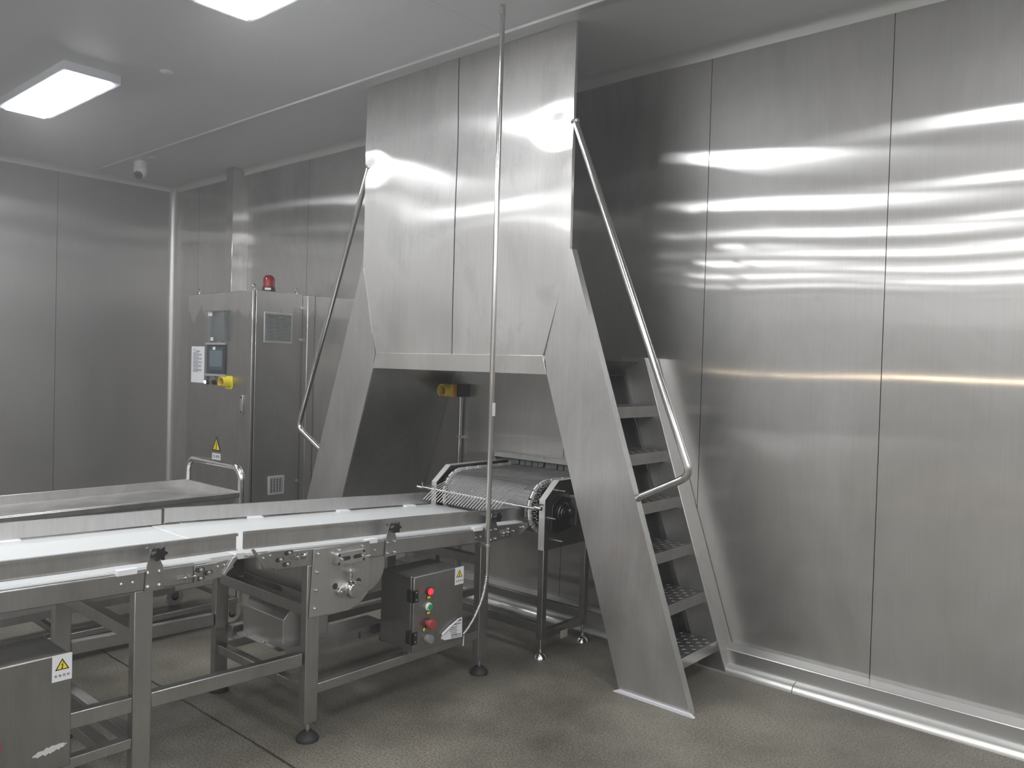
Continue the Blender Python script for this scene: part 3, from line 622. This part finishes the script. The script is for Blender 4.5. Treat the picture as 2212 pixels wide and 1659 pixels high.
MB(TA).box(-2.664, -2.640, 1.118, 1.185, .784, .806).build('guide_block', M_plast, t, bevel=.003)
for y in (1.135, 1.172): bolt(t, (-2.644, y, zA(y)-.020), 'X', .75)
for y, z in ((1.398, .768), (1.398, .738), (1.428, .754)): slot_bolt(t, TA(Vector((-2.637, y, z))))
for y, z in ((1.466, .770), (1.490, .772)): bolt(t, TA(Vector((-2.637, y, z))), 'X', .8)
tension_screw(t, -2.643, 1.352, zA(1.35)-.028, 1)
cl = MB(TA).box(-3.352, -3.32, .98, 1.06, .788, .800).build('rail_clip', M_plast, t, bevel=.002)
for x in (-2.690, -3.372):
    leg(t, x, 1.181, zA(1.2)-.052); leg(t, x, -.85, zA(-.85)-.052)
rl = lambda *a: MB(TA).box(*a)
rl(-3.335, -2.690, 1.190, 1.230, .545, .590).build('cross_rail', M_frame, t, bevel=.003)
rl(-3.335, -2.690, 1.190, 1.230, .195, .235).build('cross_rail', M_frame, t, bevel=.003)
rl(-2.688, -2.652, .985, 1.181, .322, .374).build('long_rail', M_frame, t, bevel=.003); rl(-2.688, -2.652, 1.243, 1.838, .322, .374).build('long_rail', M_frame, t, bevel=.003)
rl(-3.37, -3.334, -.79, 1.181, .322, .374).build('long_rail', M_frame, t, bevel=.003); rl(-3.37, -3.334, 1.243, 1.84, .322, .374).build('long_rail', M_frame, t, bevel=.003)
MB().box(-2.688, -2.652, -.79, 1.181, .203, .2385).build('box_rail', M_frame, t, bevel=.003)
rl(-3.334, -2.690, .985, 1.045, .322, .372).build('cross_rail', M_frame, t, bevel=.003)
MB().box(-3.334, -2.69, 1.09, 1.13, .195, .235).build('cross_rail', M_frame, t, bevel=.003)

# --- conveyor B
kB, yB = .0535, 1.87; TB = tilt(kB, yB); zB = lambda y: .750 - kB*(y-yB)
t = thing('belt_conveyor', 'white belt conveyor sloping down to the mesh belt, behind the conduit pipe', 'conveyor', (-3.0, 2.4, 0), 'white belt conveyors'); B = t
yb0, yb1 = 1.5615, 3.20
MB(TB).prism([(yb1-.012, .770), (yb0+.006, .768)] + arc((yb0+.007, .760), .007, 100, 260, 6) + [(yb0+.012, .746)] + [(yb1-.012, .746)] + arc((yb1-.012, .758), .012, -80, 80, 6), (0, 0, 0), Y, Z, X, -3.365, -2.690).build('belt', M_white, t, ang=50)
MB(TB).box(-2.690, -2.664, 1.60, 3.17, .760, .768).build('slide_strip', M_white, t)
for a, b in ((-2.664, -2.644), (-3.40, -3.38)): MB(TB).box(a, b, 1.70, 2.93, .6975, .766).build('side_beam', M_frame, t, bevel=.004)
ep = [(1.632, .768), (1.632, .744), (1.682, .708), (1.775, .704), (1.775, .772), (1.66, .772)]
for x in (-2.643, -3.403): MB(TB).prism(ep, (x, 0, 0), Y, Z, X, 0, .005).build('end_plate', M_frame, t, bevel=.001)
ep2 = [(2.90, .702), (2.90, .772), (3.16, .774), (3.185, .765), (3.17, .745), (3.09, .706)]
for x in (-2.643, -3.403): MB(TB).prism(ep2, (x, 0, 0), Y, Z, X, 0, .005).build('end_plate', M_frame, t, bevel=.001)
MB(TB).prism([(1.592, .788), (1.600, .795), (1.650, .735), (1.662, .716), (1.646, .712), (1.640, .724)], (-2.636, 0, 0), Y, Z, X, 0, .006).build('nose_arm', M_frame, t, bevel=.001)
MB(TB).box(-2.655, -2.634, 1.625, 1.672, .712, .772).build('nose_block', M_frame, t, bevel=.002)
c_guard(MB(TB), -2.684, 1.587, 3.195, .784, .849, 1).build('guide_rail', M_rail, t); c_guard(MB(TB), -3.352, 1.612, 3.16, .779, .840, -1).build('guide_rail', M_rail, t)
knob_bracket(t, 2.258, zB); knob_bracket(t, 2.905, zB)
for y in (2.165, 2.815):
    MB(TB).box(-2.664, -2.640, y-.04, y+.025, .757, .779).build('guide_block', M_plast, t, bevel=.003)
    for dy in (-.022, .012): bolt(t, (-2.644, y+dy, zB(y)-.022), 'X', .7)
for y, z in ((1.645, .752), (1.674, .758)): bolt(t, TB(Vector((-2.638, y, z))), 'X', .85)
for y, z in ((1.716, .738), (1.753, .760), (1.746, .718)): slot_bolt(t, TB(Vector((-2.638, y, z))))
tension_screw(t, -2.643, 1.800, zB(1.80)-.008, -1)
for y, z in ((3.02, .752), (3.025, .722), (3.06, .738), (3.11, .752), (3.135, .752)): bolt(t, TB(Vector((-2.638, y, z))), 'X', .8)
tension_screw(t, -2.640, 2.985, TB(Vector((0, 2.985, .735))).z, 1)
for y in (2.0, 2.5, 2.95): MB(TB).box(-3.352, -3.32, y, y+.07, .768, .780).build('rail_clip', M_plast, t, bevel=.002)
# drive plate with tensioner and bearing
dp = [(1.853, .497), (1.868, .762), (2.143, .757), (2.140, .540), (2.105, .508), (2.040, .487)]
D = MB().prism(dp, (-2.642, 0, 0), Y, Z, X, 0, .006).build('drive_plate', M_sheet, t, bevel=.001)
MB().prism([(a, b) for a, b in dp], (-3.402, 0, 0), Y, Z, X, 0, .006).build('drive_plate', M_sheet, t)
for y, z in ((1.888, .742), (1.99, .742), (2.105, .742), (1.885, .670), (1.882, .600), (1.876, .528)): bolt(t, (-2.636, y, z), 'X', .95)
tb = MB().prism(rrect(1.962, 2.105, .684, .736, .010), (-2.636, 0, 0), Y, Z, X, 0, .024).build('tension_block', M_rail, t, bevel=.002)
for a, b in ((1.985, 2.020), (2.050, 2.083)): MB().prism(arc((b, .710), .008, -90, 90, 6) + arc((a, .710), .008, 90, 270, 6), (-2.612, 0, 0), Y, Z, X, -.001, .0008).build('slot', M_gap, tb)
for y in (1.983, 2.085): bolt(t, (-2.611, y, .710), 'X', .9)
for y in (1.972, 2.095):
    for z in (.693, .727): MB().lathe([(.006, 0), (.006, .0008)], (-2.612, y, z), X, 10).build('counterbore', M_gap, tb)
MB().cyl((-2.622, 2.10, .70), (-2.622, 2.135, .70), .004, 8).build('adjust_screw', M_pol, t)
bz = Vector((-2.636, 2.035, .580))
fb = MB().prism(arc((0, 0), .032, 60, 120, 4) + arc((-.045, -.004), .014, 120, 250, 5) + arc((0, 0), .034, 235, 305, 4) + arc((.045, .008), .014, -70, 60, 5), bz, Y, Z, X, 0, .016).build('flange_bearing', M_rail, t, bevel=.002)
MB().lathe([(.034, .016), (.034, .036), (.030, .042), (.029, .050), (.026, .053), (.0001, .053)], bz, X, 28).build('bearing_cap', M_pol, fb)
for dy in (-.045, .045): bolt(t, bz + X*.016 + Y*dy + Z*(.002 if dy > 0 else -.004), 'X', 1.)
for dy in (-.062, .055): MB().lathe([(.013, 0), (.013, .0006)], bz + Y*dy + Z*.018, X, 16).build('plate_slot', M_gap, D)
js = MB(); js.cyl(bz + X*.018 + Z*.03, bz + X*.018 + Z*.112, .0045, 10); js.box(bz.x, bz.x+.034, bz.y-.022, bz.y+.022, bz.z+.072, bz.z+.077); js.lathe([(.008, .048), (.008, .058)], bz + X*.018, Z, 6); js.build('jack_screw', M_pol, t)
# belly pan round the drive drum
mb = MB(); mb.prism([(1.960, .70), (1.960, .535)] + arc((1.975, .538), .015, 180, 270, 3) + arc((2.175, .628), .105, 270, 360, 8) + [(2.28, .70)], (0, 0, 0), Y, Z, X, -3.30, -2.70)
mb.build('belly_pan', M_sheet, t, bevel=.02)
# frame
for x in (-2.684, -3.372):
    for y in (1.846, 2.832): leg(t, x, y, .70 if y < 2 else TB(Vector((0, 2.86, .705))).z)
    xr = x + .002
    MB().box(xr, xr+.036, 1.908, 2.832, .180, .220).build('long_rail', M_frame, t, bevel=.003)
for y in (1.857, 2.843):
    MB().box(-3.332, -2.684, y, y+.04, .492 if y < 2 else .53, .538 if y < 2 else .575).build('cross_rail', M_frame, t, bevel=.003); MB().box(-3.332, -2.684, y, y+.04, .178, .216).build('cross_rail', M_frame, t, bevel=.003)
ch_ = MB(); ch_.prism([(-3.00, .302), (-2.865, .302), (-2.865, .245), (-2.868, .245), (-2.868, .299), (-3.00, .299)], (0, 1.90, 0), X, Z, Y, 0, .535)
chn = ch_.build('motor_rail', M_frame, t)
for y in (2.285, 2.375): MB().prism(arc((0, .010), .0055, 0, 180, 5) + arc((0, -.010), .0055, 180, 360, 5), (-2.865, y, .272), Y, Z, X, 0, .0008).build('rail_slot', M_gap, chn)
MB().box(-3.32, -3.285, 1.90, 2.84, .262, .300).build('motor_rail', M_frame, t, bevel=.002)
sp_ = MB(); sp_.box(-3.30, -3.19, 1.86, 2.28, .271, .276); sp_.box(-3.10, -2.93, 1.94, 2.28, .271, .276); sp_.box(-3.19, -3.10, 1.95, 2.28, .271, .276); sp_.build('motor_shelf', M_frame, t)
mc = MB(); pr = [(1.93, .276), (1.93, .402), (1.975, .452), (2.16, .452), (2.16, .276)]; mc.prism(pr, (0, 0, 0), Y, Z, X, -3.245, -2.930); mcov = mc.build('motor_cover', M_sheet, t, bevel=.003)
MB().box(-3.255, -2.92, 1.905, 1.932, .276, .279).build('cover_lip', M_sheet, mcov)
for x in (-3.19, -3.05): bolt(t, (x, 1.918, .279), 'X', .8).rotation_euler = (0, -PI/2, 0)
MB().prism([(1.96, .45), (2.12, .45), (2.16, .56), (2.0, .56)], (0, 0, 0), Y, Z, X, -3.335, -3.25).build('drive_guard', M_dark, t)
MB().box(-2.90, -2.87, 2.02, 2.06, .30, .50).build('motor_post', M_dark, t)

# ------------------------------------------------------------------ control boxes on the conveyor frames
def control_box(name, label, y0, y1, z0, z1, xf=-2.600, dep=.225):
    t = thing(name, label, 'control box', (xf-dep/2, (y0+y1)/2, z0), 'conveyor control boxes')
    MB().box(xf-dep, xf-.022, y0+.004, y1-.004, z0+.004, z1-.004).build('body', M_boxs, t, bevel=.004)
    d = MB().box(xf-.016, xf, y0, y1, z0, z1).build('door', M_boxs, t, bevel=.004)
    MB().box(xf-.022, xf-.016, y0+.008, y1-.008, z0+.008, z1-.008).build('door_seal', M_gap, t)
    MB().box(xf-.082, xf-.045, y0+.02, y1-.02, z0-.016 if z0 < .238 else z0-.001, z0+.004).build('mount_bracket', M_frame, t)
    for z in (z1-.085, z0+.065):
        h = MB(); h.box(xf-.040, xf+.004, y0-.006, y0+.001, z-.027, z+.027); h.box(xf, xf+.004, y0-.006, y0+.024, z-.027, z+.027); h.cyl((xf-.008, y0-.006, z-.027), (xf-.008, y0-.006, z+.027), .006, 10)
        hh = h.build('hinge', M_black, t, bevel=.001)
        for dz in (-.016, .016): MB().lathe([(.004, 0), (.003, .002), (.0001, .002)], (xf+.004, y0+.013, z+dz), X, 8).build('hinge_screw', M_grey, hh)
    by = y0 + .088
    specs = (('indicator_lamp', .076, M_redlit), ('start_button', .145, M_green), ('stop_button', .220, M_red), ('selector_knob', .287, M_grey))
    for nm, dz, m in specs:
        p = Vector((xf, by, z1-dz))
        if nm == 'stop_button':
            b = MB().lathe([(.015, 0), (.015, .016), (.022, .018), (.023, .028), (.020, .034), (.0001, .036)], p, X, 24).build(nm, m, t)
            MB().prism([(-.008, -.014), (.008, -.014), (.008, .014), (-.008, .014)], p + Y*-.022 + Z*-.020, (0, .7, -.7), (0, .7, .7), X, 0, .002).build('button_tag', M_black, t)
            MB().prism([(-.006, -.010), (.006, -.010), (.006, .004), (-.006, .004)], p + Y*-.022 + Z*-.020, (0, .7, -.7), (0, .7, .7), X, .002, .0026).build('tag_face', M_signy, t)
        elif nm == 'selector_knob':
            MB().lathe([(.020, 0), (.020, .018), (.018, .024), (.0001, .025)], p, X, 24).build(nm, m, t)
        else:
            b = MB().lathe([(.018, 0), (.018, .004), (.0155, .006), (.0155, .012), (.0001, .012)], p, X, 24).build(nm, M_plast if 'start' in nm else M_black, t)
            MB().lathe([(.0125 if 'start' in nm else .0145, .012), (.012, .018), (.0001, .019)], p, X, 24).build('button_cap', m, b)
            tg = MB().prism([(-.013, -.008), (.011, -.008), (.011, .008), (-.013, .008)], p + Z*-.027, Y, Z, X, 0, .002).build('button_tag', M_black, t)
            MB().prism([(-.009, -.006), (.009, -.006), (.009, .005), (-.009, .005)], p + Z*-.027, Y, Z, X, .002, .0026).build('tag_face', M_signy, t)
    warning_sign(t, (xf, y1-.029, z1-.041), Y, Z, X, .056, .080, '有 电 危 险', tsize=.165)
    return t
bxB = control_box('control_box', 'grey control box with glowing red lamp and peeling sticker under the conveyor', 2.365, 2.672, .236, .571)
bxA = control_box('control_box', 'grey control box at the lower left edge with a smeared white scuff', .668, .975, .240, .590, -2.605)
# peeling maker's sticker (lines of small print)
lb = MB(); st = [(2.536, .262), (2.560, .250), (2.671, .240), (2.669, .332), (2.640, .330), (2.600, .303), (2.543, .280)]
s_ = lb.prism(st, (-2.600, 0, 0), Y, Z, X, 0, .0012).build('peeling_sticker', M_sign, bxB)
MB().tube([(-2.594, 2.536, .282), (-2.592, 2.580, .306), (-2.591, 2.640, .333)], [.0045, .006, .003], 8).build('sticker_curl', M_sign, s_)
tx = MB(); rt = random.Random(9)
def wordsx(y0, y1, z, h, lean=-.06):
    y = y0
    while y < y1:
        w = rt.uniform(.004, .009); e = min(y+w, y1); tx.prism([(y, z-h/2+lean*(y-2.6)), (e, z-h/2+lean*(e-2.6)), (e, z+h/2+lean*(e-2.6)), (y, z+h/2+lean*(y-2.6))], (-2.5988, 0, 0), Y, Z, X, 0, .0005); y += w + .002
wordsx(2.632, 2.664, .325, .006); wordsx(2.612, 2.662, .310, .0035)
for k in range(5): wordsx(2.585 + .004*k, 2.640 - .006*(k % 2), .298 - .0085*k, .003)
for k in range(3): wordsx(2.600, 2.664, .262 - .006*k, .0025)
tx.build('sticker_print', M_ink, s_, smooth=False)
sc_ = MB(); rs = random.Random(4); top = []; bot = []
for i in range(22):
    u = i/21; y = .868 + .095*u; z = .300 + .012*u; w = .010*math.sin(PI*min(1, u*1.05))**.5*rs.uniform(.5, 1.2) + .0015
    top.append((y, z+w*.9)); bot.append((y, z-w*rs.uniform(.6, 1.1)))
sc_.prism(bot + top[::-1], (-2.605, 0, 0), Y, Z, X, .0001, .0009); sc_.build('scuff_mark', M_scuff, bxA, smooth=False)

# ------------------------------------------------------------------ conduit pipe with flexible tail
t = thing('conduit_pipe', 'thin polished conduit pipe dropping from the ceiling to the conveyor', 'pipe', (-2.60, 2.83, 0))
px, py = -2.600, 2.829
MB().cyl((px, py, .505), (px, py, H), .0128, 20).build('pipe', M_pol, t)
MB().cyl((px, py, 3.155), (px, py, 3.19), .0142, 20).build('coupling', M_rail, t)
MB().cyl((px, py, .638), (px, py, .648), .0165, 20).build('clamp_ring', M_rail, t); MB().box(px-.04, px-.012, py-.012, py+.012, .634, .652).build('clamp_arm', M_rail, t)
tg = MB().box(px+.013, px+.015, py-.006, py+.012, 1.262, 1.325).build('paper_tag', M_sign, t); 
path = [Vector((px, py, .51))]
ctl = [Vector((px, py, .51)), Vector((px, py-.005, .40)), Vector((px, 2.76, .30)), Vector((-2.612, 2.690, .243))]
pts = []
for i in range(41):
    u = i/40; pts.append(ctl[0]*(1-u)**3 + ctl[1]*3*u*(1-u)**2 + ctl[2]*3*u*u*(1-u) + ctl[3]*u**3)
fine = []; rr = []
for i in range(40):
    for k in range(4): fine.append(pts[i].lerp(pts[i+1], k/4)); rr.append(.0088 if (k < 2) else .0072)
MB().tube(fine, rr, 12).build('flexible_tail', M_rail, t, ang=80)
tie = MB(); tie.tube([(-2.640, 2.722, .245), (-2.636, 2.722, .236), (-2.640, 2.722, .175)], .003, 6); tie.build('cable_tie', M_plast, t)

# ------------------------------------------------------------------ flat trolley behind the conveyor
t = thing('platform_trolley', 'low steel tray trolley with rounded push handle between conveyor and cabinet', 'trolley', (-4.45, 1.7, 0))
ax0, ax1, ay0, ay1 = -4.755, -4.145, .75, 2.415
tr = MB(); tr.box(ax0, ax1, ay0, ay1, .700, .704)
for b in ((ax0, ax0+.004, ay0, ay1), (ax1-.004, ax1, ay0, ay1), (ax0, ax1, ay0, ay0+.004), (ax0, ax1, ay1-.004, ay1)): tr.box(*b, .672 if b[0] == ax1-.004 else .690, .750)
tr.build('tray', M_rail, t, bevel=.002)
lip = MB(); lip.box(ax1-.004, ax1+.022, ay0, ay1+.02, .720, .748); lip.box(ax0-.02, ax0, ay0, ay1+.02, .720, .748); lip.box(ax0-.02, ax1+.022, ay1, ay1+.022, .720, .748); lip.build('tray_frame', M_frame, t, bevel=.003)
hx0, hx1, hy, hz = -4.745, -4.135, 2.43, .882
path = [(hx0, hy, .12), (hx0, hy, hz-.07)] + [(hx0 + .07 - .07*math.cos(a), hy, hz-.07 + .07*math.sin(a)) for a in [PI/2*i/8 for i in range(1, 9)]] + [(hx1 - .07 + .07*math.sin(a), hy, hz-.07 + .07*math.cos(a)) for a in [PI/2*i/8 for i in range(0, 9)]] + [(hx1, hy, .12)]
MB().tube(path, .020, 14).build('push_handle', M_pol, t, ang=60)
lf = MB()
for x in (hx0, hx1): lf.box(x-.015, x+.015, ay0, ay1+.03, .120, .150)
for y in (ay0, 1.5, ay1-.02): lf.box(hx0, hx1, y, y+.03, .120, .150)
lf.build('lower_frame', M_frame, t, bevel=.003)
for x in (hx0, hx1): MB().box(x-.014, x+.014, ay0, ay0+.03, .12, .72).build('post', M_frame, t)
MB().box(hx0, hx1, ay0, ay1, .250, .254).build('lower_shelf', M_frame, t); MB().box(hx1-.01, hx1+.012, ay0, 2.05, .246, .282).build('shelf_edge', M_frame, t)
for x, y in ((-4.70, 2.33), (-4.175, 2.405), (-4.70, .85), (-4.175, .85)):
    c = Vector((x, y, .055)); w = MB().lathe([(.012, -.017), (.036, -.016), (.048, -.015), (.055, -.010), (.055, .010), (.048, .015), (.036, .016), (.012, .017)], c, X, 28).build('caster', M_wheel, t)
    MB().lathe([(.022, -.020), (.022, .020)], c, X, 16).build('hub', M_black, w)
    f_ = MB(); f_.box(x-.024, x-.021, y-.018, y+.018, .05, .118); f_.box(x+.021, x+.024, y-.018, y+.018, .05, .118); f_.box(x-.03, x+.03, y-.03, y+.03, .115, .120); f_.build('fork', M_frame, w)

# ------------------------------------------------------------------ camera, render look
yaw, pit, rol = math.radians(41.169), math.radians(-1.238), math.radians(1.6665)
f = Vector((-math.sin(yaw)*math.cos(pit), math.cos(yaw)*math.cos(pit), math.sin(pit))); r = Vector((math.cos(yaw), math.sin(yaw), 0)); u = r.cross(f)
r2 = r*math.cos(rol) + u*math.sin(rol); u2 = -r*math.sin(rol) + u*math.cos(rol)
cam = bpy.data.cameras.new('camera'); co = bpy.data.objects.new('camera', cam); COL.objects.link(co)
cam.sensor_fit = 'HORIZONTAL'; cam.sensor_width = 36; cam.lens = 1743.9/2212*36; cam.clip_start = .02
co.matrix_world = Matrix(((r2.x, u2.x, -f.x, 0), (r2.y, u2.y, -f.y, 0), (r2.z, u2.z, -f.z, 1.5), (0, 0, 0, 1)))
scene.camera = co
w = bpy.data.worlds.new('world'); scene.world = w; w.use_nodes = True; w.node_tree.nodes['Background'].inputs[0].default_value = (0, 0, 0, 1)
vsn = w.node_tree.nodes.new('ShaderNodeVolumeScatter'); vsn.inputs['Density'].default_value = .015; vsn.inputs['Anisotropy'].default_value = .55; vsn.inputs['Color'].default_value = (.96, .98, 1, 1)
w.node_tree.links.new(vsn.outputs[0], w.node_tree.nodes['World Output'].inputs['Volume'])   # thin steam in the room
vs = scene.view_settings; vs.view_transform = 'Standard'; vs.look = 'None'; vs.gamma = 1; vs.use_curve_mapping = False; vs.exposure = 0.0
cy_ = scene.cycles; cy_.use_denoising = True; cy_.use_light_tree = False; cy_.max_bounces = 6; cy_.glossy_bounces = 5; cy_.diffuse_bounces = 3; cy_.adaptive_threshold = .03; cy_.transmission_bounces = 6; cy_.caustics_reflective = True; cy_.sample_clamp_indirect = 8
